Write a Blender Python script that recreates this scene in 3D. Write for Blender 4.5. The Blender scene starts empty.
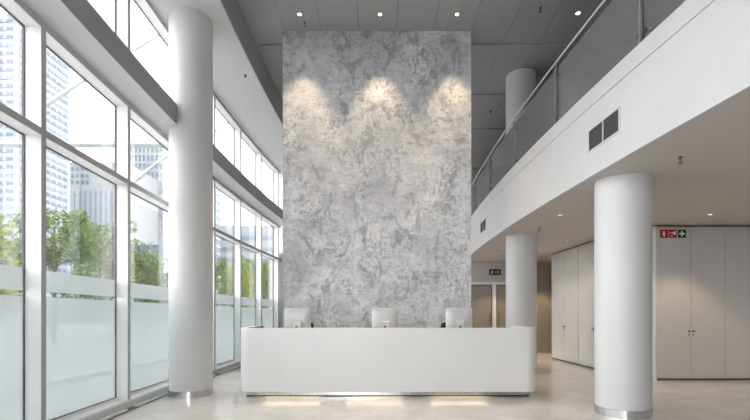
import bpy, bmesh, math, random
from mathutils import Vector, Matrix
random.seed(11)
PI = math.pi
scene = bpy.context.scene
COL = scene.collection

# ------------------------------------------------------------------ helpers
EYE = 1.33            # camera height; z values below marked E(...) are heights above the eye
def E(z): return z + EYE
RAD, YC = 64.0, 8.4
def arc(y): return RAD - math.sqrt(RAD * RAD - (y - YC) ** 2)     # the plan curve of facade and balcony
def P(x0, y): return Vector((x0 + arc(y), y, 0.0))

class MB:
    def __init__(s): s.bm = bmesh.new()
    def quad_prism(s, pts, z0, z1):
        n = len(pts)
        b = [s.bm.verts.new((p[0], p[1], z0)) for p in pts]
        t = [s.bm.verts.new((p[0], p[1], z1)) for p in pts]
        s.bm.faces.new(b[::-1]); s.bm.faces.new(t)
        for i in range(n):
            j = (i + 1) % n
            s.bm.faces.new((b[i], b[j], t[j], t[i]))
        return s
    def box(s, x0, x1, y0, y1, z0, z1):
        return s.quad_prism([(x0, y0), (x1, y0), (x1, y1), (x0, y1)], z0, z1)
    def along(s, a, b, o0, o1, z0, z1):
        """box between plan points a and b, from offset o0 to o1 to the right of the direction a>b"""
        a = Vector((a[0], a[1])); b = Vector((b[0], b[1])); d = (b - a).normalized(); n = Vector((d.y, -d.x))
        return s.quad_prism([a + n * o1, b + n * o1, b + n * o0, a + n * o0], z0, z1)
    def sweep(s, x0, x1, z0, z1, y0, y1, step=0.5):
        """rectangular section swept along the plan curve"""
        n = max(1, int(round((y1 - y0) / step))); rings = []
        for i in range(n + 1):
            y = y0 + (y1 - y0) * i / n; a = arc(y)
            rings.append([s.bm.verts.new(c) for c in ((x0 + a, y, z0), (x1 + a, y, z0), (x1 + a, y, z1), (x0 + a, y, z1))])
        s.bm.faces.new(rings[0]); s.bm.faces.new(rings[-1][::-1])
        for r, q in zip(rings, rings[1:]):
            for i in range(4):
                j = (i + 1) % 4
                s.bm.faces.new((r[i], q[i], q[j], r[j]))
        return s
    def tube(s, pts, r, n=10, cap=True):
        pts = [Vector(p) for p in pts]; rings = []
        for i, p in enumerate(pts):
            d = (pts[min(i + 1, len(pts) - 1)] - pts[max(i - 1, 0)]).normalized()
            u = d.cross(Vector((0, 0, 1)))
            if u.length < 1e-4: u = Vector((1, 0, 0))
            u.normalize(); v = d.cross(u)
            rr = r[i] if isinstance(r, (list, tuple)) else r
            rings.append([s.bm.verts.new(p + (u * math.cos(2 * PI * k / n) + v * math.sin(2 * PI * k / n)) * rr) for k in range(n)])
        for a, b in zip(rings, rings[1:]):
            for k in range(n):
                j = (k + 1) % n
                s.bm.faces.new((a[k], a[j], b[j], b[k]))
        if cap:
            s.bm.faces.new(rings[0][::-1]); s.bm.faces.new(rings[-1])
        return s
    def lathe(s, prof, n=32, c=(0, 0, 0)):
        rings = []
        for r, z in prof:
            rings.append([s.bm.verts.new((c[0] + r * math.cos(2 * PI * k / n), c[1] + r * math.sin(2 * PI * k / n), c[2] + z)) for k in range(n)])
        for a, b in zip(rings, rings[1:]):
            for k in range(n):
                j = (k + 1) % n
                s.bm.faces.new((a[k], a[j], b[j], b[k]))
        s.bm.faces.new(rings[0][::-1]); s.bm.faces.new(rings[-1])
        return s
    def xf(s, m):
        bmesh.ops.transform(s.bm, matrix=m, verts=s.bm.verts); return s
    def build(s, name, mat, parent=None, smooth=False, bevel=0.0, seg=2):
        bmesh.ops.recalc_face_normals(s.bm, faces=s.bm.faces)
        me = bpy.data.meshes.new(name); s.bm.to_mesh(me); s.bm.free()
        o = bpy.data.objects.new(name, me); COL.objects.link(o)
        if mat: me.materials.append(mat)
        if smooth:
            for p in me.polygons: p.use_smooth = True
            m = o.modifiers.new('split', 'EDGE_SPLIT'); m.split_angle = math.radians(35)
        if bevel:
            m = o.modifiers.new('bevel', 'BEVEL'); m.width = bevel; m.segments = seg; m.limit_method = 'ANGLE'
        if parent: o.parent = parent
        return o

def tag(o, label, cat, group=None, kind=None):
    if label: o['label'] = label
    if cat: o['category'] = cat
    if group: o['group'] = group
    if kind: o['kind'] = kind
    return o
def thing(name, label, cat, loc=(0, 0, 0), rz=0.0, group=None, kind=None):
    o = bpy.data.objects.new(name, None); COL.objects.link(o)
    o.empty_display_size = 0.1
    o.location = loc; o.rotation_euler = (0, 0, rz)
    return tag(o, label, cat, group, kind)
def struct(o): o['kind'] = 'structure'; return o
def dup(o, loc=None, rz=None, label=None, parent=None):
    c = o.copy(); COL.objects.link(c)
    if parent: c.parent = parent
    if loc is not None: c.location = loc
    if rz is not None: c.rotation_euler = (0, 0, rz)
    if label: c['label'] = label
    for ch in [k for k in bpy.data.objects if k.parent == o]: dup(ch, parent=c)
    return c

# ------------------------------------------------------------------ materials
def mat(name, color, rough=0.5, metal=0.0, spec=0.5):
    m = bpy.data.materials.new(name); m.use_nodes = True
    b = m.node_tree.nodes['Principled BSDF']
    b.inputs['Base Color'].default_value = (*color, 1); b.inputs['Roughness'].default_value = rough
    b.inputs['Metallic'].default_value = metal; b.inputs['Specular IOR Level'].default_value = spec
    return m
def N(m, t, **kw):
    n = m.node_tree.nodes.new(t)
    for k, v in kw.items():
        if k.startswith('i_'):
            key = k[2:]; key = int(key) if key.isdigit() else key.replace('_', ' ')
            n.inputs[key].default_value = v
        else: setattr(n, k, v)
    return n
def L(m, a, b): m.node_tree.links.new(a, b)
def bsdf(m): return m.node_tree.nodes['Principled BSDF']
def ramp(m, stops):
    r = N(m, 'ShaderNodeValToRGB'); e = r.color_ramp.elements
    while len(e) < len(stops): e.new(0.5)
    for k, (p, c) in zip(e, stops): k.position = p; k.color = (*c, 1)
    return r
def noisy(m, c0, c1, scale, detail=4, stretch=(1, 1, 1), lo=0.35, hi=0.65):
    tc = N(m, 'ShaderNodeTexCoord'); mp = N(m, 'ShaderNodeMapping'); mp.inputs['Scale'].default_value = stretch
    nz = N(m, 'ShaderNodeTexNoise', i_Scale=scale, i_Detail=detail)
    r = ramp(m, [(lo, c0), (hi, c1)])
    L(m, tc.outputs['Object'], mp.inputs['Vector']); L(m, mp.outputs['Vector'], nz.inputs['Vector'])
    L(m, nz.outputs['Fac'], r.inputs['Fac']); L(m, r.outputs['Color'], bsdf(m).inputs['Base Color'])
    return nz, r

M = {}
M['white'] = mat('white_paint', (0.80, 0.80, 0.79), 0.55)
noisy(M['white'], (0.60, 0.60, 0.595), (0.62, 0.62, 0.615), 3)
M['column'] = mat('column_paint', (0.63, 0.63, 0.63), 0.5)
M['frame'] = mat('white_aluminium', (0.88, 0.88, 0.875), 0.35)
M['grey_metal'] = mat('grey_aluminium', (0.68, 0.69, 0.70), 0.4, 0.0)
M['cap'] = mat('inner_face_shade_grey', (0.48, 0.485, 0.49), 0.45)  # grey standing in for shade on the backlit inner faces
M['beam_shade'] = mat('beam_shade_grey', (0.39, 0.39, 0.395), 0.55)  # darker grey for the shaded room side of the beam
M['gasket'] = mat('dark_gasket', (0.10, 0.105, 0.11), 0.5)
M['soffit'] = mat('soffit_paint', (0.60, 0.605, 0.612), 0.6)
M['ceiling'] = mat('ceiling_panels', (0.42, 0.42, 0.42), 0.6)
noisy(M['ceiling'], (0.365, 0.365, 0.372), (0.38, 0.38, 0.387), 2)
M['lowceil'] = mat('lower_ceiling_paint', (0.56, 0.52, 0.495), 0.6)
M['fascia'] = mat('fascia_paint', (0.32, 0.315, 0.325), 0.6)
M['dark'] = mat('dark_void', (0.03, 0.03, 0.03), 0.7)
M['black'] = mat('black_plastic', (0.012, 0.012, 0.013), 0.4)
M['fabric'] = mat('black_mesh_fabric', (0.015, 0.015, 0.016), 0.8)
M['steel'] = mat('brushed_steel', (0.62, 0.62, 0.62), 0.22, 1.0)
nz, _ = noisy(M['steel'], (0.55, 0.55, 0.56), (0.68, 0.68, 0.68), 40, 2, (1, 1, 0.02))
M['chrome'] = mat('satin_steel_rail', (0.78, 0.77, 0.74), 0.35, 0.55)
M['poststeel'] = mat('grey_post_steel', (0.33, 0.33, 0.335), 0.4, 0.4)
M['darksteel'] = mat('dark_steel', (0.18, 0.185, 0.19), 0.35, 0.8)
M['desk'] = mat('white_solid_surface', (0.80, 0.795, 0.785), 0.32)
noisy(M['desk'], (0.79, 0.785, 0.775), (0.81, 0.805, 0.795), 1.5)
M['worktop'] = mat('pale_worktop', (0.7, 0.69, 0.68), 0.4)
M['return_shade'] = mat('charcoal_shade', (0.015, 0.015, 0.016), 0.7)  # near-black standing in for shade inside the left return
M['monitor'] = mat('silver_aluminium', (0.60, 0.605, 0.61), 0.42, 0.2)
M['screen'] = mat('black_screen_glass', (0.01, 0.01, 0.012), 0.08)
M['cabinet'] = mat('light_grey_laminate', (0.60, 0.595, 0.585), 0.42)
noisy(M['cabinet'], (0.555, 0.54, 0.525), (0.575, 0.56, 0.545), 2)
M['carcass'] = mat('dark_carcass', (0.16, 0.155, 0.15), 0.5)
M['plinth'] = mat('dark_plinth', (0.10, 0.095, 0.09), 0.5)
M['backwall'] = mat('grey_wall_paint', (0.45, 0.44, 0.43), 0.6)
M['door'] = mat('taupe_door_panel', (0.21, 0.18, 0.155), 0.4)
M['taupe'] = mat('taupe_slat_panel', (0.27, 0.235, 0.205), 0.5)
m = M['taupe']
tc = N(m, 'ShaderNodeTexCoord'); w = N(m, 'ShaderNodeTexWave', i_Scale=9.0); bp = N(m, 'ShaderNodeBump', i_Strength=0.35, i_Distance=0.01)
L(m, tc.outputs['Object'], w.inputs['Vector']); L(m, w.outputs['Fac'], bp.inputs['Height']); L(m, bp.outputs['Normal'], bsdf(m).inputs['Normal'])
M['red'] = mat('sign_red', (0.42, 0.012, 0.012), 0.4)
M['green'] = mat('sign_green', (0.006, 0.05, 0.022), 0.4)
M['signwhite'] = mat('sign_white', (0.85, 0.85, 0.82), 0.4)
M['signpale'] = mat('sign_pale_green', (0.42, 0.50, 0.43), 0.4)
M['exitgreen'] = mat('exit_sign_green', (0.010, 0.030, 0.020), 0.4)

# concrete wall: mottled skim, dark pitted flecks, faint horizontal trowel lines
m = M['concrete'] = mat('mottled_concrete', (0.5, 0.5, 0.5), 0.75, 0, 0.25)
tc = N(m, 'ShaderNodeTexCoord')
def mnoise(scale, detail, rough, stretch=(1, 1, 1), off=(0, 0, 0), dist=0.0):
    mp = N(m, 'ShaderNodeMapping'); mp.inputs['Scale'].default_value = stretch; mp.inputs['Location'].default_value = off
    n = N(m, 'ShaderNodeTexNoise', i_Scale=scale, i_Detail=detail, i_Roughness=rough, i_Distortion=dist)
    L(m, tc.outputs['Object'], mp.inputs['Vector']); L(m, mp.outputs['Vector'], n.inputs['Vector']); return n.outputs['Fac']
def mix(fac, a, b, mode='MIX'):
    x = N(m, 'ShaderNodeMix', data_type='RGBA', blend_type=mode)
    if isinstance(fac, (int, float)): x.inputs[0].default_value = fac
    else: L(m, fac, x.inputs[0])
    for k, s in ((6, a), (7, b)):
        if isinstance(s, tuple): x.inputs[k].default_value = (*s, 1)
        else: L(m, s, x.inputs[k])
    return x.outputs[2]
def sramp(f, p0, p1, v0=0.0, v1=1.0):
    r = N(m, 'ShaderNodeMapRange', i_1=p0, i_2=p1, i_3=v0, i_4=v1); L(m, f, r.inputs[0]); return r.outputs[0]
def mul(a, b):
    x = N(m, 'ShaderNodeMath', operation='MULTIPLY'); L(m, a, x.inputs[0])
    if isinstance(b, float): x.inputs[1].default_value = b
    else: L(m, b, x.inputs[1])
    return x.outputs[0]
big = mnoise(1.2, 7, 0.68, (1, 1, 0.8), (3.1, 0, 1.7), 0.5)
base = mix(sramp(big, 0.36, 0.64), (0.54, 0.55, 0.575), (0.86, 0.86, 0.855))
fine = mnoise(7, 9, 0.78, (1, 1, 1.6), (0, 0, 4), 0.3)
base = mix(sramp(fine, 0.48, 0.66, 0.0, 0.55), base, (0.25, 0.265, 0.30))
mid = mnoise(2.6, 9, 0.74, (1.1, 1, 0.75), (9, 0, 6), 0.9)
base = mix(sramp(mid, 0.53, 0.60, 0.0, 0.62), base, (0.27, 0.28, 0.305))
patch = sramp(mnoise(1.9, 6, 0.65, (1, 1, 0.8), (7, 0, 2.2), 0.8), 0.46, 0.56)
fleck = sramp(mnoise(13, 8, 0.75, (1.4, 1, 1), (1, 0, 9)), 0.50, 0.58)
base = mix(mul(mul(patch, fleck), 0.5), base, (0.13, 0.135, 0.15))
trowel = mnoise(5, 6, 0.75, (0.45, 1, 10), (0, 0, 0))
grain = mnoise(24, 6, 0.8, (0.8, 1, 1.4), (2, 0, 5))
base = mix(sramp(grain, 0.50, 0.66, 0.0, 0.28), base, (0.30, 0.31, 0.335))
base = mix(sramp(trowel, 0.52, 0.70, 0.0, 0.45), base, (0.24, 0.25, 0.27))
streak = mnoise(4, 6, 0.65, (4, 1, 0.5), (4, 0, 3))
base = mix(sramp(streak, 0.52, 0.70, 0.0, 0.18), base, (0.76, 0.75, 0.72))
L(m, base, bsdf(m).inputs['Base Color'])
bp = N(m, 'ShaderNodeBump', i_Strength=0.25, i_Distance=0.01); L(m, fine, bp.inputs['Height']); L(m, bp.outputs['Normal'], bsdf(m).inputs['Normal'])

# polished pale floor
m = M['floor'] = mat('polished_pale_floor', (0.62, 0.60, 0.57), 0.2, 0, 0.5)
tc = N(m, 'ShaderNodeTexCoord')
f1 = mnoise(1.3, 7, 0.65, (1, 1, 1), (0, 0, 0), 0.6); f2 = mnoise(5.5, 8, 0.7, (1, 0.8, 1), (4, 2, 0), 1.2)
base = mix(sramp(f1, 0.35, 0.65), (0.65, 0.62, 0.585), (0.79, 0.77, 0.745))
base = mix(sramp(f2, 0.47, 0.70, 0.0, 0.5), base, (0.55, 0.515, 0.48))
L(m, base, bsdf(m).inputs['Base Color']); L(m, sramp(f2, 0.3, 0.7, 0.10, 0.22), bsdf(m).inputs['Roughness'])

def glassmat(name, tint, refl=1.0, rough=0.0):
    g = bpy.data.materials.new(name); g.use_nodes = True; t = g.node_tree; t.nodes.clear()
    out = t.nodes.new('ShaderNodeOutputMaterial'); mx = t.nodes.new('ShaderNodeMixShader')
    tr = t.nodes.new('ShaderNodeBsdfTransparent'); tr.inputs[0].default_value = (*tint, 1)
    gl = t.nodes.new('ShaderNodeBsdfGlossy'); gl.inputs['Roughness'].default_value = rough
    fr = t.nodes.new('ShaderNodeFresnel'); fr.inputs[0].default_value = 1.45
    mt = t.nodes.new('ShaderNodeMath'); mt.operation = 'MULTIPLY'; mt.inputs[1].default_value = refl
    t.links.new(fr.outputs[0], mt.inputs[0]); t.links.new(mt.outputs[0], mx.inputs[0])
    t.links.new(tr.outputs[0], mx.inputs[1]); t.links.new(gl.outputs[0], mx.inputs[2]); t.links.new(mx.outputs[0], out.inputs[0])
    return g
M['glass'] = glassmat('clear_window_glass', (0.965, 0.965, 0.965), 0.5)
M['railglass'] = glassmat('smoked_rail_glass', (0.70, 0.715, 0.73), 1.0)
g = M['railglass']; t = g.node_tree; out = [n for n in t.nodes if n.type == 'OUTPUT_MATERIAL'][0]; old = out.inputs[0].links[0].from_socket
mk = t.nodes.new('ShaderNodeMixShader'); mk.inputs[0].default_value = 0.20; dd = t.nodes.new('ShaderNodeBsdfDiffuse'); dd.inputs[0].default_value = (0.50, 0.50, 0.51, 1)  # diffuse grey mixed in as a painted reflection of the windows
t.links.new(old, mk.inputs[1]); t.links.new(dd.outputs[0], mk.inputs[2]); t.links.new(mk.outputs[0], out.inputs[0])
# frosted film: translucent white with a little see-through
g = M['frost'] = bpy.data.materials.new('frosted_film'); g.use_nodes = True; t = g.node_tree; t.nodes.clear()
out = t.nodes.new('ShaderNodeOutputMaterial'); m1 = t.nodes.new('ShaderNodeMixShader'); m2 = t.nodes.new('ShaderNodeMixShader')
tl = t.nodes.new('ShaderNodeBsdfTranslucent'); tl.inputs[0].default_value = (0.40, 0.415, 0.415, 1)
df = t.nodes.new('ShaderNodeBsdfDiffuse'); df.inputs[0].default_value = (0.62, 0.63, 0.63, 1)
tr = t.nodes.new('ShaderNodeBsdfTransparent'); tr.inputs[0].default_value = (0.92, 0.96, 0.96, 1)
m1.inputs[0].default_value = 0.30; m2.inputs[0].default_value = 0.38
t.links.new(tl.outputs[0], m1.inputs[1]); t.links.new(df.outputs[0], m1.inputs[2])
t.links.new(m1.outputs[0], m2.inputs[1]); t.links.new(tr.outputs[0], m2.inputs[2]); t.links.new(m2.outputs[0], out.inputs[0])

def emis(name, color, strength):
    g = bpy.data.materials.new(name); g.use_nodes = True
    b = g.node_tree.nodes['Principled BSDF']
    b.inputs['Base Color'].default_value = (0.8, 0.8, 0.8, 1)
    b.inputs['Emission Color'].default_value = (*color, 1); b.inputs['Emission Strength'].default_value = strength
    return g
M['lamp'] = emis('lamp_diffuser', (1, 0.93, 0.82), 3.0)
M['lamp_dim'] = emis('dim_lamp_diffuser', (1, 0.93, 0.84), 0.9)
M['led'] = emis('warm_led_strip', (1, 0.80, 0.52), 0.85)

# ------------------------------------------------------------------ camera, world, sun
cam = bpy.data.objects.new('camera', bpy.data.cameras.new('camera')); COL.objects.link(cam)
cam.location = (0, 0, EYE); cam.rotation_euler = (PI / 2, 0, 0)
cam.data.sensor_width = 36; cam.data.lens = 427 / 750 * 36; cam.data.shift_y = 104 / 750
scene.camera = cam
wd = bpy.data.worlds.new('overcast_sky'); scene.world = wd; wd.use_nodes = True
bg = wd.node_tree.nodes['Background']; bg.inputs[0].default_value = (0.965, 0.98, 1.0, 1); bg.inputs[1].default_value = 3.2
sun = bpy.data.lights.new('sun', 'SUN'); sun.energy = 3.0; sun.angle = math.radians(4); sun.color = (1, 0.96, 0.9)
so = bpy.data.objects.new('sun', sun); COL.objects.link(so)
sun.energy = 1.7
so.rotation_euler = Vector((0.72, -0.06, 0.69)).to_track_quat('Z', 'Y').to_euler()
vs = scene.view_settings; vs.view_transform = 'Standard'; vs.look = 'None'; vs.gamma = 1; vs.use_curve_mapping = False
vs.exposure = 1.05
scene.cycles.max_bounces = 14; scene.cycles.diffuse_bounces = 8; scene.cycles.glossy_bounces = 5; scene.cycles.transparent_max_bounces = 24
scene.cycles.sample_clamp_indirect = 6.0

# ------------------------------------------------------------------ room shell
YF, YB = -5.0, 14.6                  # front and back of the hall
FX = -3.52                           # inner face of the facade posts on the plan curve
Z_BEAM0, Z_BEAM1 = E(3.00), E(3.31)
Z_SOF, Z_CEIL = E(4.845), E(5.45)
SX = 2.72; Z_S0, Z_S1 = E(1.78), E(2.90)
XR = 8.37
b = MB(); n = 40
pts = [(XR, YF), (XR, 16.2)] + [(FX - 0.2 + arc(16.2 + (YF - 16.2) * i / n), 16.2 + (YF - 16.2) * i / n) for i in range(n + 1)]
struct(b.quad_prism(pts, -0.25, 0.0).build('floor', M['floor']))
# tall ceiling: panels with open joints over a dark deck
b = MB()
for i in range(-8, 12):
    x0 = -1.75 + 0.72 * i
    if x0 > XR or x0 < -3.4 + 0.7 and False: continue
    x0, x1 = max(x0, -3.2), min(x0 + 0.712, XR)
    if x1 - x0 < 0.05: continue
    for j in range(-7, 4):
        y0 = 8.68 + 1.95 * j
        b.box(x0, x1, max(y0, YF), min(y0 + 1.938, 16.0), Z_CEIL, Z_CEIL + 0.02)
cl = struct(b.build('ceiling', M['ceiling']))
struct(MB().box(-3.6, XR, YF, 16.2, Z_CEIL + 0.02, Z_CEIL + 0.3).build('ceiling_deck', M['dark']))
for y in (8.665, 10.615, 12.565):                     # narrow drop strips along the cross joints
    struct(MB().box(-2.3, XR, y - 0.05, y + 0.05, Z_CEIL - 0.035, Z_CEIL - 0.002).build('trim_ceiling', M['ceiling']))
# soffit over the windows with its dark vertical fascia
struct(MB().sweep(FX - 0.2, -2.42, Z_SOF, Z_CEIL + 0.2, YF, 16.1).build('ceiling_soffit', M['soffit']))
struct(MB().sweep(-2.42, -2.40, Z_SOF - 0.004, Z_CEIL, YF, 16.1).build('trim_fascia', M['fascia']))
# spandrel beam along the facade
bm_ = struct(MB().sweep(FX - 0.17, -3.155, Z_BEAM0, Z_BEAM1, YF, YB).build('trim_beam', M['soffit']))
MB().sweep(-3.155, -3.15, Z_BEAM0 - 0.003, Z_BEAM1, YF, YB).build('beam_face_shade', M['beam_shade'], bm_)  # thin sheet, shade of the room-facing side put into its colour
# balcony: slab with white edge (groove near the top) and painted underside
b = MB().sweep(SX, SX + 0.03, Z_S0 - 0.002, E(2.672), YF, YB + 1.4)
b.sweep(SX + 0.012, SX + 0.03, E(2.672), E(2.684), YF, YB + 1.4)
b.sweep(SX, SX + 0.2, E(2.684), Z_S1, YF, YB + 1.4)
struct(b.build('balcony_edge', M['white']))
b = MB(); pts = [(XR, YF), (XR, 16.0)] + [(SX + 0.03 + arc(16.0 + (YF - 16.0) * i / n), 16.0 + (YF - 16.0) * i / n) for i in range(n + 1)]
struct(b.quad_prism(pts, Z_S0, E(2.68)).build('ceiling_lower', M['lowceil']))
# walls
struct(MB().box(-3.6, XR, YB, YB + 0.2, 0, Z_S0 + 0.3).build('wall_back', M['backwall']))
struct(MB().box(-3.6, XR, 15.9, 16.1, Z_S0, Z_CEIL + 0.1).build('wall_back_upper', M['backwall']))
struct(MB().box(XR, XR + 0.2, YF, 16.1, 0, Z_CEIL + 0.3).build('wall_right', M['backwall']))
WY = 8.22
struct(MB().box(-1.775, 1.852, WY, WY + 0.35, 0, Z_CEIL + 0.01).build('wall_center', M['concrete']))
# taupe slatted lining on the back wall, right of the glass doors
struct(MB().box(4.62, XR, YB - 0.04, YB, 0, E(1.74)).build('wall_panel', M['taupe']))
# alcove wall that closes the gap between the two cabinet runs
struct(MB().box(5.87, 5.97, 9.21, 12.7, 0, Z_S0).build('wall_alcove', M['backwall']))
# unseen wall behind the viewer, its glazed opening sized to tune the front light
b = MB().box(-4.0, XR, YF - 0.2, YF, E(3.0), Z_CEIL + 0.3).box(0.4, XR + 0.2, YF - 0.2, YF, 0, E(3.0))
struct(b.build('wall_front', M['white']))

# ------------------------------------------------------------------ facade
MY = [14.33 - 1.665 * k for k in range(12)][::-1]     # near corner of every post
MW, MD = 0.07, 0.17
def post_pts(y): return P(FX, y), P(FX, y + MW)
for k, y in enumerate(MY):
    a, c = post_pts(y)
    for nm, z0, z1 in (('mullion', 0.10, Z_BEAM0 + 0.02), ('mullion_upper', Z_BEAM1 - 0.02, Z_SOF + 0.01)):
        o = struct(MB().along(a, c, -MD, -0.004, z0, z1).build(nm, M['frame']))
        MB().along(a, c, -0.004, 0.0, z0, z1).build('inner_face_shade', M['cap'], o)  # thin sheet coloured as the post's shaded inner face
def pane(root, a, c, z0, z1, mt, name='glass_pane', o=-MD - 0.002):
    return MB().along(a, c, o - 0.012, o, z0, z1).build(name, mt, root)
def gasket(root, a, c, z0, z1):
    d = (c - a).normalized(); g = 0.010; b = MB()
    b.along(a, a + d * g, -MD - 0.01, -MD + 0.012, z0, z1).along(c - d * g, c, -MD - 0.01, -MD + 0.012, z0, z1)
    b.along(a, c, -MD - 0.01, -MD + 0.012, z0, z0 + g).along(a, c, -MD - 0.01, -MD + 0.012, z1 - g, z1)
    b.build('gasket', M['gasket'], root)
def bar(root, a, c, z0, z1, name):
    o = MB().along(a, c, -MD, -0.004, z0, z1).build(name, M['frame'], root)
    MB().along(a, c, -0.004, 0.0, z0 + 0.0005, z1 - 0.0005).build('inner_face_shade', M['frame'] if z1 < 0.3 else M['cap'], o)  # thin sheet coloured as the bar's shaded inner face
wn = 0
ys = [YF] + MY + [YB]
for k in range(len(ys) - 1):
    a = P(FX, ys[k] + (MW if k else 0)); c = P(FX, ys[k + 1])
    if (c - a).length < 0.2: 
        r = struct(MB().along(a, c, -MD, 0, 0, Z_SOF).build('trim_facade_end', M['frame'])); continue
    zt0, zt1 = E(1.82), E(1.896)
    for tier in range(3):
        wn += 1
        r = struct(thing('window_%d' % wn, None, None))
        if tier == 0:
            MB().along(a, c, -MD, -MD + 0.03, 0.11, 0.155).build('bottom_rail', M['frame'], r); z0, z1 = 0.155, zt0
            bar(r, a, c, zt0, zt1, 'transom')
            pane(r, a, c, z0, z1, M['glass'])
            gasket(r, a, c, z0, z1)
            pane(r, a, c, z0, E(0.183), M['frost'], 'frosted_film', -MD + 0.003)
            pane(r, a, c, E(0.240), E(0.470), M['frost'], 'frosted_band', -MD + 0.003)
        elif tier == 1:
            bar(r, a, c, E(2.92), Z_BEAM0 + 0.01, 'head'); z0, z1 = zt1, E(2.92)
            pane(r, a, c, z0, z1, M['glass']); gasket(r, a, c, z0, z1)
        else:
            bar(r, a, c, E(4.765), Z_SOF + 0.01, 'head'); bar(r, a, c, Z_BEAM1 - 0.01, Z_BEAM1 + 0.05, 'bottom_rail'); z0, z1 = Z_BEAM1 + 0.05, E(4.765)
            pane(r, a, c, z0, z1, M['glass']); gasket(r, a, c, z0, z1)
# white sill, grey kicker, and the floor convector strip along the foot of the glass
struct(MB().sweep(FX - 0.19, FX + 0.01, 0.095, 0.12, YF, YB).build('trim_sill', M['frame']))
struct(MB().sweep(FX - 0.19, FX, -0.02, 0.095, YF, YB).build('baseboard_facade', M['grey_metal']))
for k in range(9):
    y0 = 14.33 - 1.665 * k - 1.62
    struct(MB().sweep(FX, FX + 0.115, 0.0, 0.006, y0, y0 + 1.665, 0.4).build('trim_channel', M['darksteel']))
    struct(MB().sweep(FX + 0.018, FX + 0.088, 0.006, 0.028, y0 + 0.06, y0 + 1.46, 0.4).build('trim_convector', M['frame']))
# unseen glazing added behind the viewer for the fill light it lets in
for i in range(2):
    wn += 1; x0 = -2.2 + 1.3 * i
    r = struct(thing('window_%d' % wn, None, None))
    MB().box(x0, x0 + 1.22, YF - 0.12, YF - 0.108, 0.0, E(3.0)).build('glass_pane', M['glass'], r)
    MB().box(x0 + 1.22, x0 + 1.30, YF - 0.15, YF - 0.02, 0.0, E(3.0)).build('mullion', M['frame'], r)

# ------------------------------------------------------------------ columns
def column(x, y, top, label, cuts=None):
    t = thing('column', label, 'column', (x, y, 0), group='round white columns')
    R = 0.336
    MB().lathe([(R, 0.105), (R, top)], 96).build('shaft', M['column'], t, True)
    MB().lathe([(R + 0.006, 0.0), (R + 0.006, 0.102), (R, 0.105)], 96).build('steel_band', M['steel'], t, True)
    return t
column(-3.035, 7.05, Z_SOF + 0.02, 'tall round white column in front of the window wall, steel band at its foot')
column(3.31, 5.71, Z_S0 + 0.01, 'thick round white column under the balcony, nearest to the grey cabinets with signs')
column(3.35, 9.79, Z_CEIL + 0.01, 'round grey-white column behind the right end of the reception desk, rising past the balcony')

# ------------------------------------------------------------------ reception desk
desk = thing('reception_desk', 'long white reception desk with rounded ends and warm under-lighting in front of the concrete wall', 'reception desk', (0, 0, 0))
XL, XRR, DF, DB, ZT, ZB, TH, CR = -2.155, 2.57, 6.68, 7.80, 1.111, 0.11, 0.10, 0.20
def upath(off, r, ox=None):
    XL, XRR = (globals()['XL'] + ox - off, globals()['XRR'] - ox + off) if ox is not None else (globals()['XL'], globals()['XRR'])
    p = [(XL + off, DB)]
    for i in range(13):
        a = PI + (PI / 2) * i / 12; p.append((XL + off + r + r * math.cos(a), DF + off + r + r * math.sin(a)))
    for i in range(13):
        a = 1.5 * PI + (PI / 2) * i / 12; p.append((XRR - off - r + r * math.cos(a), DF + off + r + r * math.sin(a)))
    p.append((XRR - off, DB)); return p
def ushell(o0, r0, o1, r1, z0, z1, x0=None, x1=None):
    b = MB(); A, B = upath(o0, r0, x0), upath(o1, r1, x1); rows = []
    for p, q in zip(A, B):
        rows.append([b.bm.verts.new(c) for c in ((*p, z0), (*q, z0), (*q, z1), (*p, z1))])
    for u, v in zip(rows, rows[1:]):
        for i in range(4):
            j = (i + 1) % 4; b.bm.faces.new((u[i], v[i], v[j], u[j]))
    b.bm.faces.new(rows[0]); b.bm.faces.new(rows[-1][::-1]); return b
ushell(0, CR, TH, CR - TH, ZB, ZT).build('front_shell', M['desk'], desk, True, 0.006)
b = MB().box(XL + TH, XRR - TH, DF + TH, 7.42, 0.86, 0.895).build('worktop', M['worktop'], desk)
MB().box(XL + TH, XL + TH + 0.02, DF + TH + 0.05, DB, 0.13, ZT + 0.001).build('return_shade_panel', M['return_shade'], desk)  # dark sheet painted as shade on the left return's inner face
for x in (-1.99, -0.62, 0.95, 2.39):
    MB().box(x - 0.02, x + 0.02, 6.95, 7.40, 0.0, 0.86).build('support_panel', M['worktop'], desk)
ushell(0.23, 0.06, 0.29, 0.03, 0.016, ZB + 0.01, 0.05, 0.09).build('plinth', M['steel'], desk, True)
ushell(0.24, 0.06, 0.29, 0.03, 0.0, 0.016, 0.06, 0.09).build('shadow_strip', M['black'], desk, True)  # black strip in place of the shadow under the plinth
for u0, u1 in ((-112, -55), (-28.5, 28.5), (56, 113)):
    x0, x1 = u0 * 6.82 / 427, u1 * 6.82 / 427
    MB().box(x0, x1, DF + 0.10, DF + 0.225, ZB - 0.012, ZB).build('led_strip', M['led'], desk)

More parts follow.
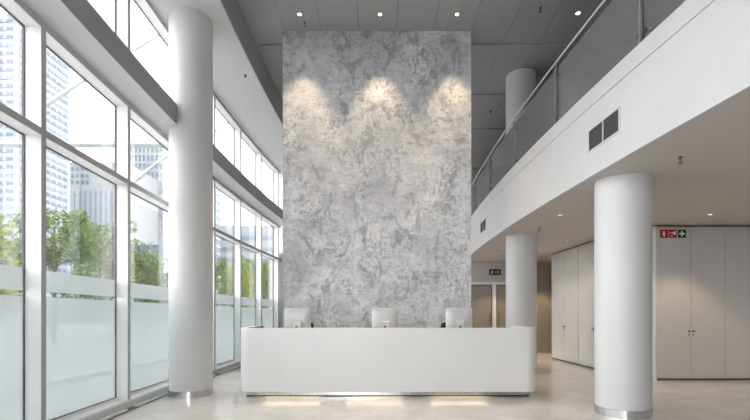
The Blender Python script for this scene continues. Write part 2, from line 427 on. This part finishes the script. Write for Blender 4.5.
# monitors, seen from behind
def monitor(x, y, rz, label):
    t = thing('computer_monitor', label, 'monitor', (x, y, 0.895), rz, 'silver monitors on the reception desk')
    b = MB(); W, H, zc = 0.447, 0.365, 0.353          # bulged aluminium back (towards -y), flat glass front (+y)
    nx, nz = 14, 12; g = []
    for j in range(nz + 1):
        row = []
        for i in range(nx + 1):
            u, v = -1 + 2 * i / nx, -1 + 2 * j / nz
            bulge = 0.045 * max(0, (1 - u ** 4)) * max(0, (1 - v ** 4))
            row.append(b.bm.verts.new((u * W / 2, -0.006 - bulge, zc + v * H / 2)))
        g.append(row)
    for j in range(nz):
        for i in range(nx): b.bm.faces.new((g[j][i], g[j][i + 1], g[j + 1][i + 1], g[j + 1][i]))
    rim = g[0] + [g[j][nx] for j in range(1, nz + 1)] + g[nz][::-1][1:] + [g[j][0] for j in range(nz - 1, 0, -1)]
    fr = [b.bm.verts.new((v.co.x, 0.0, v.co.z)) for v in rim]
    for i in range(len(rim)):
        j = (i + 1) % len(rim); b.bm.faces.new((rim[i], rim[j], fr[j], fr[i]))
    b.bm.faces.new(fr)
    b.build('back_shell', M['monitor'], t, True)
    MB().box(-W / 2 + 0.004, W / 2 - 0.004, 0.0, 0.004, zc - H / 2 + 0.07, zc + H / 2 - 0.004).build('screen', M['screen'], t)
    # bent neck: from the hinge down to the foot, with a round cable hole
    b = MB(); w = 0.068
    prof = [(-0.045, 0.335), (-0.085, 0.30), (-0.118, 0.16), (-0.125, 0.015), (-0.105, 0.004), (0.07, 0.004)]
    th = [(0.0, 0.012), (0.012, 0.006), (0.013, 0.001), (0.012, 0.004), (0.002, -0.004), (0, -0.004)]
    rows = []
    for (py, pz), (dy, dz) in zip(prof, th):
        rows.append([b.bm.verts.new(c) for c in ((-w, py, pz), (w, py, pz), (w, py + dy, pz + dz), (-w, py + dy, pz + dz))])
    for r0, r1 in zip(rows, rows[1:]):
        for i in range(4):
            j = (i + 1) % 4; b.bm.faces.new((r0[i], r1[i], r1[j], r0[j]))
    b.bm.faces.new(rows[0]); b.bm.faces.new(rows[-1][::-1])
    nk = b.build('neck', M['monitor'], t)
    MB().lathe([(0.019, 0), (0.019, 0.004)], 24).xf(Matrix.Translation((0, -0.113, 0.222)) @ Matrix.Rotation(PI / 2 + 0.23, 4, 'X')).build('cable_hole', M['darksteel'], nk, True)
    return t
mon = monitor(-1.303, 7.2, 0.0, 'silver monitor at the window end of the white reception desk, leftmost of three')
dup(mon, (0.168, 7.2, 0.895), 0.0, 'silver monitor in the middle of the white reception desk')
dup(mon, (1.416, 7.2, 0.895), 0.0, 'silver monitor nearest the back doors, rightmost on the white reception desk')

# chairs behind the desk (their black backs just show past the monitors)
ch = thing('office_chair', 'black office chair behind the leftmost silver monitor', 'chair', (-1.36, 7.72, 0), 0, 'black office chairs behind the desk')
MB().box(-0.225, 0.225, -0.20, 0.19, 0.46, 0.53).build('seat', M['fabric'], ch, False, 0.03, 4)
b = MB(); W = 0.23; rows = []
for j in range(10):
    v = j / 9; z = 0.62 + 0.56 * v; y = 0.19 + 0.05 * math.sin(v * 2.4); hw = W * (1 - 0.10 * (2 * v - 1) ** 4)
    row = []
    for i in range(9):
        u = -1 + i / 4; row.append(b.bm.verts.new((u * hw, y - 0.035 * u * u, z - 0.02 * u ** 4 * (1 if v > .5 else -1))))
    rows.append(row)
for r0, r1 in zip(rows, rows[1:]):
    for i in range(8): b.bm.faces.new((r0[i], r0[i + 1], r1[i + 1], r1[i]))
o = b.build('backrest', M['fabric'], ch, True); sm = o.modifiers.new('thick', 'SOLIDIFY'); sm.thickness = 0.035
MB().tube([(0, 0.10, 0.44), (0, 0.24, 0.46), (0, 0.285, 0.60), (0, 0.262, 0.80)], 0.018).build('back_support', M['black'], ch, True)
MB().lathe([(0.03, 0.10), (0.03, 0.28), (0.018, 0.28), (0.018, 0.47)], 16).build('gas_lift', M['black'], ch, True)
for k in range(5):
    a = 2 * PI * k / 5 + 0.3; c, s = math.cos(a), math.sin(a)
    lg = MB().tube([(0.02 * c, 0.02 * s, 0.11), (0.24 * c, 0.24 * s, 0.075)], [0.022, 0.015], 8).build('base_leg', M['black'], ch, True)
    MB().lathe([(0.03, -0.012), (0.03, 0.012)], 16).xf(Matrix.Translation((0.235 * c, 0.235 * s, 0.03)) @ Matrix.Rotation(a, 4, 'Z') @ Matrix.Rotation(PI / 2, 4, 'X')).build('caster', M['black'], lg, True)
for s in (-1, 1):
    MB().tube([(s * 0.20, 0.05, 0.49), (s * 0.25, 0.05, 0.50), (s * 0.26, 0.06, 0.70)], 0.014, 8).tube([(s * 0.26, -0.13, 0.71), (s * 0.26, 0.14, 0.71)], 0.02, 8).build('armrest', M['black'], ch, True)
dup(ch, (0.16, 7.72, 0), 0.0, 'black office chair behind the middle silver monitor')
dup(ch, (1.44, 7.72, 0), 0.0, 'black office chair behind the rightmost silver monitor')

# ------------------------------------------------------------------ cabinets
def cabinet(label, W=1.362, H=3.075, D=0.6, lefttrim=False):
    """unit with two doors, front at local y=0 facing -y, x from 0 to W"""
    t = thing('cabinet', label, 'cabinet', group='tall grey cabinets')
    MB().box(0.0, W, 0.024, D, 0.045, H).build('body', M['carcass'], t)
    MB().box(0.0, W, 0.05, D - 0.02, 0.0, 0.045).build('plinth', M['plinth'], t)
    MB().box(0.0, W, 0.06, D - 0.02, H, H + 0.03).build('top_gap', M['plinth'], t)
    for s in (0, 1):
        x0 = s * W / 2
        d = MB().box(x0 + 0.005, x0 + W / 2 - 0.005, 0.0, 0.022, 0.045, H).build('door', M['cabinet'], t, False, 0.002)
        hx = W / 2 + (0.04 if s else -0.04); sg = 1 if s else -1
        h = MB().lathe([(0.022, 0.0), (0.022, 0.008), (0.010, 0.009), (0.010, 0.04)], 16).xf(Matrix.Translation((hx, 0, 0.985)) @ Matrix.Rotation(PI / 2, 4, 'X'))
        h.tube([(hx - 0.008 * sg, -0.04, 0.985), (hx + 0.035 * sg, -0.04, 0.985)], 0.010, 8)
        h.build('handle', M['darksteel'], d, True)
        MB().lathe([(0.017, 0.0), (0.017, 0.01)], 16).xf(Matrix.Translation((hx, 0, 0.915)) @ Matrix.Rotation(PI / 2, 4, 'X')).build('lock', M['darksteel'], d, True)
    return t
CF = 8.54
c1 = cabinet('tall grey double-door cabinet with the red and green safety signs, beside the thick column')
c1.location = (5.64, CF, 0)
MB().box(-0.03, 0.0, -0.006, 0.6, 0.0, 3.08).build('side_panel', M['white'], c1)
c2 = cabinet('tall grey double-door cabinet at the right edge, right of the one with signs'); c2.location = (5.64 + 1.362, CF, 0)
for lab, y in (('tall pale cabinet on the side wall, farthest one next to the taupe back wall', 12.66), ('tall pale cabinet on the side wall, half hidden by the thick column', 12.66 - 1.64)):
    c = cabinet(lab, 1.63); c.location = (5.25, y, 0); c.rotation_euler = (0, 0, -PI / 2)
    if y > 12: MB().box(-0.02, 0.0, -0.004, 0.6, 0.0, 3.08).build('side_panel', M['cabinet'], c)

# safety signs on the cabinet door
def sign(x, label, colm, draw):
    t = thing('safety_sign', label, 'sign', (x, CF - 0.004, E(1.605)), group='safety signs')
    MB().box(-0.080, 0.080, 0.0, 0.004, -0.082, 0.082).build('sign_plate', M[colm], t)
    b = MB(); draw(b); b.build('symbol', M['signwhite'], t)
def flat(b, x0, x1, z0, z1): b.box(x0, x1, -0.0015, 0.0, z0, z1)
def ext(b):
    flat(b, -0.018, 0.018, -0.055, 0.022); flat(b, -0.012, 0.012, 0.022, 0.034); flat(b, -0.006, 0.022, 0.036, 0.048); flat(b, -0.03, -0.022, -0.02, 0.042); flat(b, -0.03, -0.006, 0.040, 0.048)
def alarm(b):
    flat(b, -0.055, -0.02, 0.010, 0.020); flat(b, -0.062, -0.052, -0.004, 0.034); flat(b, -0.015, 0.015, 0.0, 0.036)
    flat(b, 0.020, 0.058, -0.028, 0.048); flat(b, -0.05, 0.0, -0.052, -0.040)
def cross(b): flat(b, -0.055, 0.055, -0.016, 0.016); flat(b, -0.016, 0.016, -0.055, -0.016); flat(b, -0.016, 0.016, 0.016, 0.055)
k = (CF) / 427
sign(289 * k, 'square red sign with a white extinguisher symbol, leftmost on the cabinet door', 'red', ext)
sign(297.6 * k, 'square red sign with a white alarm symbol, between the other red and the green sign', 'red', alarm)
sign(306.9 * k, 'square dark green sign with a white first-aid cross on the cabinet door', 'green', cross)

# ------------------------------------------------------------------ back doors and exit sign
YD = YB - 0.06
d = struct(thing('door_1', None, None))
kx = YB / 427
x_in, x_s0, x_s1, x_out = 2.6, 116.8 * kx, 120.6 * kx, 4.56
zt = E(1.0)
MB().box(x_in - 0.08, x_out + 0.06, YD - 0.02, YB, zt, zt + 0.09).build('door_frame', M['grey_metal'], d)
MB().box(x_in - 0.08, x_in, YD - 0.02, YB, 0, zt).build('door_frame', M['grey_metal'], d)
MB().box(x_out, x_out + 0.06, YD - 0.02, YB, 0, zt).build('door_frame', M['grey_metal'], d)
MB().box(x_s0, x_s1, YD - 0.02, YB, 0, zt).build('center_post', M['grey_metal'], d)
for x0, x1 in ((x_in, x_s0), (x_s1, x_out)):
    MB().box(x0, x1, YB - 0.012, YB - 0.002, 0, zt).build('door_gap', M['dark'], d)
    lf = MB().box(x0 + 0.03, x1 - 0.03, YD, YB - 0.01, 0.02, zt - 0.03).build('door_leaf', M['taupe'], d)
    hx = x1 - 0.09 if x0 < 3 else x0 + 0.09
    MB().tube([(hx, YD - 0.05, 0.95), (hx, YD - 0.05, 1.35)], 0.014, 8).tube([(hx, YD, 1.0), (hx, YD - 0.05, 1.0)], 0.01, 8).tube([(hx, YD, 1.3), (hx, YD - 0.05, 1.3)], 0.01, 8).build('handle', M['darksteel'], lf, True)
ex = thing('exit_sign', 'small dark green exit sign with white running figure above the back doors', 'sign', (119.8 * kx, YB - 0.03, E(1.43)))
MB().box(-0.20, 0.20, 0.0, 0.03, -0.10, 0.10).build('sign_box', M['exitgreen'], ex)
b = MB(); flat(b, 0.085, 0.125, -0.055, 0.055); b.build('door_symbol', M['signpale'], ex)
b = MB()
flat(b, -0.115, -0.085, 0.035, 0.065); flat(b, -0.125, -0.075, -0.015, 0.03); flat(b, -0.15, -0.12, -0.005, 0.015); flat(b, -0.08, -0.05, 0.0, 0.02); flat(b, -0.145, -0.11, -0.065, -0.02); flat(b, -0.09, -0.06, -0.065, -0.02)
b.build('running_figure', M['signpale'], ex)
b = MB(); flat(b, -0.03, 0.04, -0.008, 0.008); flat(b, 0.02, 0.035, -0.022, 0.022); b.build('arrow', M['signpale'], ex)

# ------------------------------------------------------------------ balcony railing
rail = thing('balcony_railing', 'smoked glass balcony railing with slim steel handrail above the white slab edge', 'railing', (0, 0, 0))
RX = SX + 0.06
PY = [0.75, 2.69, 4.63, 6.60, 8.52, 10.40, 12.30, 14.2]
hr = [tuple(P(RX - 0.03, y) + Vector((0, 0, E(3.86)))) for y in [(-4.5 + 0.5 * i) for i in range(41)]]
MB().tube(hr, 0.015, 12).build('handrail', M['chrome'], rail, True)
ex_y = [-4.5, -1.2] + PY + [15.5]
for a, c in zip(ex_y, ex_y[1:]):
    g = MB().along(P(RX + 0.012, a + 0.03), P(RX + 0.012, c - 0.03), -0.006, 0.006, Z_S1 + 0.02, E(3.80)).build('glass_panel', M['railglass'], rail)
MB().sweep(RX - 0.025, RX + 0.05, Z_S1 - 0.005, Z_S1 + 0.016, -4.5, 15.5).build('base_channel', M['darksteel'], rail)
for y in [-1.2] + PY:
    p = P(RX, y)
    q = MB().along(P(RX, y - 0.011), P(RX, y + 0.011), -0.028, 0.0, Z_S1, E(3.85)).build('post', M['poststeel'], rail)
    for z in (Z_S1 + 0.14, E(3.66)):
        for s in (-1, 1):
            MB().lathe([(0.028, -0.010), (0.028, 0.016)], 20).xf(Matrix.Translation(P(RX, y + s * 0.06) + Vector((0.0, 0, z))) @ Matrix.Rotation(PI / 2, 4, 'Y')).build('glass_clamp', M['darksteel'], q, True)

# air vents in the slab edge
def vent(y0, y1, label):
    ym = (y0 + y1) / 2; p = P(SX, ym); ang = math.atan2(P(SX, y1).x - P(SX, y0).x, y1 - y0)
    t = thing('air_vent', label, 'vent', (p.x, ym, E(2.24)), -ang, 'air vents in the balcony edge')
    hl, hz = (y1 - y0) / 2, 0.128
    b = MB().box(-0.012, 0.0, -hl - 0.02, hl + 0.02, hz, hz + 0.022).box(-0.012, 0.0, -hl - 0.02, hl + 0.02, -hz - 0.022, -hz)
    for yy in (-hl - 0.02, -0.010, hl): b.box(-0.012, 0.0, yy, yy + 0.02, -hz, hz)
    b.build('frame', M['white'], t)
    MB().box(-0.003, -0.001, -hl, hl, -hz, hz).build('backing', M['dark'], t)
    for s in (-1, 1):
        b = MB(); y_a, y_b = (-hl, -0.01) if s < 0 else (0.01, hl)
        for i in range(12):
            z = -hz + 0.011 + i * 0.0213; b.box(-0.010, -0.004, y_a, y_b, z, z + 0.009)
        b.build('louvres', M['darksteel'], t)
vent(4.92, 5.54, 'large dark louvred air vent in the white balcony edge, above the thick column')
vent(10.62, 11.22, 'small far dark air vent in the white balcony edge, beside the concrete wall')

# ------------------------------------------------------------------ downlights, sprinklers, detectors
def downlight(x, y, z, label, r=0.055, mt='lamp'):
    t = thing('downlight', label, 'downlight', (x, y, z), group='recessed downlights')
    n = 24; b = MB()
    b.lathe([(r, 0.0), (r + 0.014, -0.002), (r + 0.014, -0.006), (r, -0.008), (r - 0.004, -0.004)], n).build('rim', M['white'], t, True)
    MB().lathe([(r - 0.006, -0.0095), (r - 0.005, -0.0045)], n).build('lamp', M[mt], t, True)
    return t
def spot(x, y, z, energy, deg, blend, tilt=(0, 0, 0), color=(1, 0.83, 0.60), rad=0.03):
    l = bpy.data.lights.new('spot', 'SPOT'); l.energy = energy; l.spot_size = math.radians(deg); l.spot_blend = blend; l.color = color; l.shadow_soft_size = rad
    o = bpy.data.objects.new('spot', l); COL.objects.link(o); o.location = (x, y, z - 0.03); o.rotation_euler = tilt
    return o
YL = 7.76
for x, lab in ((-75.5 * YL / 427, 'bright round ceiling downlight washing the left part of the concrete wall'), (5 * YL / 427, 'bright round ceiling downlight washing the middle of the concrete wall'), (82 * YL / 427, 'bright round ceiling downlight washing the right part of the concrete wall')):
    downlight(x, YL, Z_CEIL, lab, 0.036); spot(x, YL, Z_CEIL, 105, 60, 0.6, color=(1, 0.76, 0.50))
downlight(203 * 7.73 / 427, 7.73, Z_CEIL, 'round ceiling downlight above the balcony railing', 0.04)
LOW = [(5.98, 7.62, 'recessed downlight in the balcony underside, in front of the cabinets with signs'), (3.33, 7.68, 'recessed downlight in the balcony underside, between the two right-hand columns'), (4.66, 10.34, 'recessed downlight in the balcony underside, close to the side-wall cabinets'), (3.42, 11.5, 'recessed downlight in the balcony underside, left of the rear column top'), (4.51, 11.7, 'recessed downlight in the balcony underside, just right of the rear column top')]
for x, y, lab in LOW:
    downlight(x, y, Z_S0, lab, 0.034 if y < 9 else 0.026, 'lamp_dim'); spot(x, y, Z_S0, 40 if x > 5 else 12, 92, 0.5, color=(1, 0.76, 0.48))
for x, y in ((5.6, 13.7), (3.95, 13.6)):
    downlight(x, y, Z_S0, 'recessed downlight washing the %s' % ('taupe back wall panelling' if x > 5 else 'back doors'), 0.024, 'lamp_dim'); spot(x, y, Z_S0, 70 if x > 5 else 55, 84, 0.4, color=(1, 0.74, 0.42))
def sprinkler(x, y, z, label, s=1.0):
    t = thing('sprinkler', label, 'sprinkler', (x, y, z), group='ceiling sprinklers')
    MB().lathe([(0.032 * s, 0), (0.032 * s, -0.006), (0.012 * s, -0.01), (0.012 * s, -0.05 * s)], 16).build('body', M['darksteel'], t, True)
    MB().tube([(-0.012 * s, 0, -0.05 * s), (-0.022 * s, 0, -0.07 * s), (-0.006 * s, 0, -0.095 * s)], 0.004 * s, 6).tube([(0.012 * s, 0, -0.05 * s), (0.022 * s, 0, -0.07 * s), (0.006 * s, 0, -0.095 * s)], 0.004 * s, 6).build('frame_arms', M['darksteel'], t, True)
    MB().lathe([(0.034 * s, -0.095 * s), (0.034 * s, -0.101 * s)], 16).build('deflector', M['darksteel'], t, True)
sprinkler(-1.31, 7.98, Z_CEIL, 'small dark sprinkler on the high ceiling above the left end of the concrete wall', 0.7)
sprinkler(2.94, 7.6, Z_CEIL, 'small dark sprinkler on the high ceiling between concrete wall and balcony', 0.8)
sprinkler(3.46, 4.84, Z_S0, 'dark sprinkler on the balcony underside right of the thick column', 0.75)
sprinkler(3.40, 8.84, Z_S0, 'small sprinkler on the balcony underside just in front of the rear column', 0.8)
def detector(x, y, z, label):
    t = thing('ceiling_sensor', label, 'sensor', (x, y, z), group='ceiling sensors')
    MB().lathe([(0.03, 0), (0.03, -0.006)], 16).build('base', M['darksteel'], t, True)
    MB().lathe([(0.014, -0.006), (0.014, -0.05), (0.006, -0.055)], 12).build('probe', M['black'], t, True)
detector(-2.63, 8.66, Z_SOF, 'tiny dark sensor on the pale soffit beside the tall window column')
detector(3.10, 11.46, Z_CEIL, 'tiny dark sensor on the high ceiling behind the balcony, beside the rear column')

# ------------------------------------------------------------------ outdoors
M['paving'] = mat('pale_paving', (0.42, 0.42, 0.41), 0.8)
m = M['paving']; tc = N(m, 'ShaderNodeTexCoord')
br = N(m, 'ShaderNodeTexBrick', i_Scale=1.0); br.inputs['Color1'].default_value = (0.34, 0.34, 0.335, 1); br.inputs['Color2'].default_value = (0.31, 0.31, 0.305, 1); br.inputs['Mortar'].default_value = (0.22, 0.22, 0.22, 1)
br.inputs['Mortar Size'].default_value = 0.012; br.inputs['Brick Width'].default_value = 1.2; br.inputs['Row Height'].default_value = 0.6
L(m, tc.outputs['Object'], br.inputs['Vector']); L(m, br.outputs['Color'], bsdf(m).inputs['Base Color'])
struct(MB().box(-140, 60, -60, 200, -0.30, -0.03).build('ground', M['paving']))
M['kerb'] = mat('kerb_stone', (0.6, 0.6, 0.58), 0.8)
struct(MB().sweep(-6.25, -5.95, -0.03, 0.10, -8, 40, 1.0).build('kerb', M['kerb']))

def leafmat(name, c0, c1):
    g = bpy.data.materials.new(name); g.use_nodes = True; t = g.node_tree; t.nodes.clear()
    out = t.nodes.new('ShaderNodeOutputMaterial'); mx = t.nodes.new('ShaderNodeMixShader'); mx.inputs[0].default_value = 0.4
    d = t.nodes.new('ShaderNodeBsdfDiffuse'); tl = t.nodes.new('ShaderNodeBsdfTranslucent')
    ge = t.nodes.new('ShaderNodeNewGeometry'); r = t.nodes.new('ShaderNodeValToRGB')
    r.color_ramp.elements[0].color = (*c0, 1); r.color_ramp.elements[1].color = (*c1, 1)
    t.links.new(ge.outputs['Random Per Island'], r.inputs[0])
    for n_ in (d, tl): t.links.new(r.outputs[0], n_.inputs[0])
    t.links.new(d.outputs[0], mx.inputs[1]); t.links.new(tl.outputs[0], mx.inputs[2]); t.links.new(mx.outputs[0], out.inputs[0])
    return g
M['leaf_a'] = leafmat('leaf_mid_green', (0.025, 0.055, 0.010), (0.19, 0.27, 0.045))
M['leaf_b'] = leafmat('leaf_yellow_green', (0.06, 0.09, 0.012), (0.33, 0.38, 0.06))
M['leaf_c'] = leafmat('leaf_grey_green', (0.035, 0.06, 0.025), (0.17, 0.22, 0.10))
M['bark'] = mat('bark', (0.12, 0.095, 0.075), 0.9); noisy(M['bark'], (0.08, 0.065, 0.05), (0.16, 0.13, 0.10), 8)
def tree(seed, H, Wd, leaf, label, loc, n=5200):
    rnd = random.Random(seed)
    t = thing('street_tree', label, 'tree', loc, 0, 'street trees outside the windows')
    b = MB().tube([(0, 0, -0.03), (0.05, 0.03, H * 0.25), (0, 0.06, H * 0.5), (0.04, 0, H * 0.78)], [0.13, 0.10, 0.08, 0.03], 10)
    tips = []
    for i in range(16):
        a = rnd.uniform(0, 2 * PI); rr = Wd * rnd.uniform(0.45, 0.9); z0 = H * rnd.uniform(0.22, 0.6); z1 = min(H * 0.93, z0 + H * rnd.uniform(0.08, 0.35))
        tip = (rr * math.cos(a) * (1 - 0.45 * max(0, (z1 / H - .6)) / .4), rr * math.sin(a) * (1 - 0.45 * max(0, (z1 / H - .6)) / .4), z1)
        b.tube([(0.03, 0.03, z0), (tip[0] * 0.5, tip[1] * 0.5, (z0 + z1) / 2 + 0.1), tip], [0.045, 0.03, 0.012], 6); tips.append(tip)
    b.build('trunk', M['bark'], t, True)
    b = MB()
    clumps = [(Vector(p), rnd.uniform(0.42, 0.75)) for p in tips]
    for i in range(26):
        a = rnd.uniform(0, 2 * PI); z = rnd.uniform(0.18, 0.97); prof = math.sin(PI * min(1, max(0, (z - 0.1) / 0.95))) ** 0.6
        rr = Wd * prof * math.sqrt(rnd.uniform(0.05, 1)); clumps.append((Vector((rr * math.cos(a), rr * math.sin(a), H * z * 0.97)), rnd.uniform(0.35, 0.65)))
    for i in range(n):
        c, r = clumps[rnd.randrange(len(clumps))]
        d = Vector((rnd.gauss(0, 1), rnd.gauss(0, 1), rnd.gauss(0, 0.8))).normalized() * r * rnd.uniform(0.3, 1.0) ** 0.5
        p = c + d; p.z = max(0.4, p.z)
        u = Vector((rnd.gauss(0, 1), rnd.gauss(0, 1), rnd.gauss(0, 0.5))).normalized(); v = u.cross(Vector((rnd.gauss(0, 1), rnd.gauss(0, 1), rnd.gauss(0, 1)))).normalized()
        s = rnd.uniform(0.07, 0.12)
        q = [b.bm.verts.new(p + w) for w in (-u * s, v * s * 0.5, u * s, -v * s * 0.5)]
        b.bm.faces.new(q)
    bmx = b.bm; me = bpy.data.meshes.new('foliage'); bmx.to_mesh(me); bmx.free(); me.materials.append(leaf)
    o = bpy.data.objects.new('foliage', me); COL.objects.link(o); o.parent = t
    return t
A = tree(1, 6.8, 1.9, M['leaf_a'], 'mid-green tree filling the left part of the second window bay', (-14.6, 19.4, -0.03))
B = tree(2, 5.4, 1.6, M['leaf_b'], 'yellow-green tree behind the frosted band of the leftmost window bay', (-14.3, 15.3, -0.03))
Cc = tree(3, 5.6, 1.6, M['leaf_c'], 'pale grey-green tree in the window bay just left of the tall white column', (-14.4, 26.9, -0.03), 4200)
def plant(o, x, y, s, rz, label):
    c = dup(o, (x, y, -0.03), rz, label); c.scale = (s, s, s); return c
plant(A, -14.4, 23.3, 1.0, 3.3, 'mid-green tree at the right side of the second window bay')
plant(B, -15.9, 32.2, 1.1, 0.4, 'bright green tree touching the left outline of the tall white column')
plant(A, -13.9, 37.0, 0.98, 4.1, 'green tree in the first window bay right of the tall column, left side')
plant(B, -13.3, 41.6, 1.20, 2.2, 'light green tree in the first window bay right of the tall column, right side')
plant(A, -13.9, 46.2, 1.20, 0.9, 'green tree in the second window bay right of the tall column')
plant(Cc, -13.7, 51.2, 1.30, 2.9, 'greyish tree at the right side of the second bay after the column')
plant(A, -13.6, 56.0, 1.30, 5.5, 'green tree in the last window bay before the concrete wall')
plant(B, -13.3, 61.4, 1.42, 3.7, 'light green tree at the right side of the last window bay before the concrete wall')

M['bl_white'] = mat('pale_render', (0.29, 0.31, 0.335), 0.8)
M['bl_band'] = mat('blue_grey_glazing', (0.09, 0.13, 0.19), 0.4)
M['bl_band2'] = mat('pale_blue_glazing', (0.16, 0.21, 0.26), 0.4)
M['bl_pale'] = mat('very_pale_stone', (0.33, 0.345, 0.36), 0.8)
# banded tower
t = thing('office_tower', 'tall pale office tower with blue-grey horizontal bands, at the left edge', 'building', (0, 0, 0))
x0, x1, y0, y1, H = -62, -41.9, 50, 58.7, 36.5
MB().box(x0, x1, y0, y1, -0.03, H).build('body', M['bl_white'], t)
for k in range(36):
    z = 2.2 + k * 0.95
    b = MB().box(x0 + 0.3, x1 - 0.5, y0 - 0.05, y0, z, z + 0.42).box(x1, x1 + 0.05, y0 + 0.5, y1 - 0.4, z, z + 0.42)
    b.build('window_band', M['bl_band'] if k % 4 else M['bl_band2'], t)
    b = MB()
    for i in range(8): b.box(x1 + 0.05, x1 + 0.10, y0 + 0.9 + i, y0 + 1.15 + i, z, z + 0.42)
    for i in range(10): b.box(x1 - 1.6 - i * 1.9, x1 - 1.2 - i * 1.9, y0 - 0.10, y0 - 0.05, z, z + 0.42)
    b.build('fins', M['bl_white'], t)
# finned block
t = thing('office_block', 'white office block with tall vertical window slots between the two towers', 'building', (0, 0, 0))
MB().box(-51, -40.6, 70, 80, -0.03, 26.2).build('body', M['bl_pale'], t)
for k in range(11):
    x = -50.2 + k * 0.85
    MB().box(x, x + 0.30, 69.95, 70.0, 15.0, 21.5).build('window_slot', M['bl_band2'], t)
    MB().box(x, x + 0.30, 69.95, 70.0, 3.0, 12.5).build('window_slot', M['bl_band2'], t)
for k in range(4):
    for j in range(3):
        MB().box(-49.8 + k * 0.8, -49.3 + k * 0.8, 69.95, 70.0, 22.6 + j * 1.1, 23.2 + j * 1.1).build('window', M['bl_band'], t)
# gridded tower
t = thing('glass_tower', 'pale blue glass tower with a white dotted grid, seen left of the tall column', 'building', (0, 0, 0))
x0, x1, y0, y1, H = -46.8, -33.3, 81, 92, 33.5
MB().box(x0, x1, y0, y1, -0.03, H).build('body', M['bl_band2'], t)
for k in range(20):
    z = 1.0 + k * 1.6
    MB().box(x0 - 0.1, x1 + 0.1, y0 - 0.15, y1, z, z + 0.5).build('floor_band', M['bl_pale'], t)
for k in range(17):
    x = x0 + 0.2 + k * 0.79
    MB().box(x, x + 0.3, y0 - 0.18, y0, 0, H).build('fin', M['bl_white'], t)
t = thing('low_building', 'low blue-grey building in front of the glass tower, above the trees', 'building', (0, 0, 0))
MB().box(-38, -27.5, 62, 70, -0.03, 11.4).build('body', M['bl_band'], t)
for k in range(3): MB().box(-38.1, -27.4, 61.9, 62, 3 + 2.8 * k, 3.7 + 2.8 * k).build('floor_band', M['bl_pale'], t)
t = thing('distant_block', 'very pale distant block seen over the trees right of the tall column', 'building', (0, 0, 0))
MB().box(-40, -22, 100, 112, -0.03, 22).build('body', M['bl_pale'], t)
for k in range(7): MB().box(-39.5, -22.5, 99.9, 100, 3 + 2.6 * k, 4.0 + 2.6 * k).build('window_band', M['bl_band2'], t)

# steel tie rods and outrigger beam in front of the glass
t = thing('footbridge', 'pale high footbridge crossing behind the tree tops, outside the left windows', 'bridge', (0, 0, 0))
M['bridge'] = mat('pale_bridge_steel', (0.42, 0.47, 0.48), 0.5)
MB().box(-30, -14.2, 30.0, 30.7, E(11.95), E(12.18)).build('deck', M['bridge'], t)
MB().box(-30, -14.2, 30.0, 30.05, E(12.38), E(12.42)).build('parapet_rail', M['bridge'], t)
for x in (-29.5, -14.75): MB().box(x - 0.2, x + 0.2, 30.2, 30.5, -0.03, E(11.95)).build('pier', M['bridge'], t)
M['rod'] = mat('white_steel_rod', (0.62, 0.64, 0.65), 0.4)
def rod(p, q, label, r=0.03):
    o = MB().tube([p, q], r, 10).build('tie_rod', M['rod'], None, True); tag(o, label, 'steel rod', 'steel tie rods outside the glass')
rod((-3.74, 6.03, E(3.53)), (-4.95, 6.03, E(2.76)), 'slanting white steel rod outside the second window bay from the left')
rod((-3.74, 7.68, E(2.85)), (-4.40, 7.68, E(2.33)), 'slanting white steel rod outside the middle window beside the tall column')
rod((-3.74, 7.68, E(5.11)), (-4.40, 7.68, E(4.70)), 'slanting white steel rod outside the upper window beside the tall column')
rod((-3.72, 10.98, E(4.95)), (-4.35, 10.98, E(4.55)), 'slanting white steel rod outside the upper window right of the tall column')
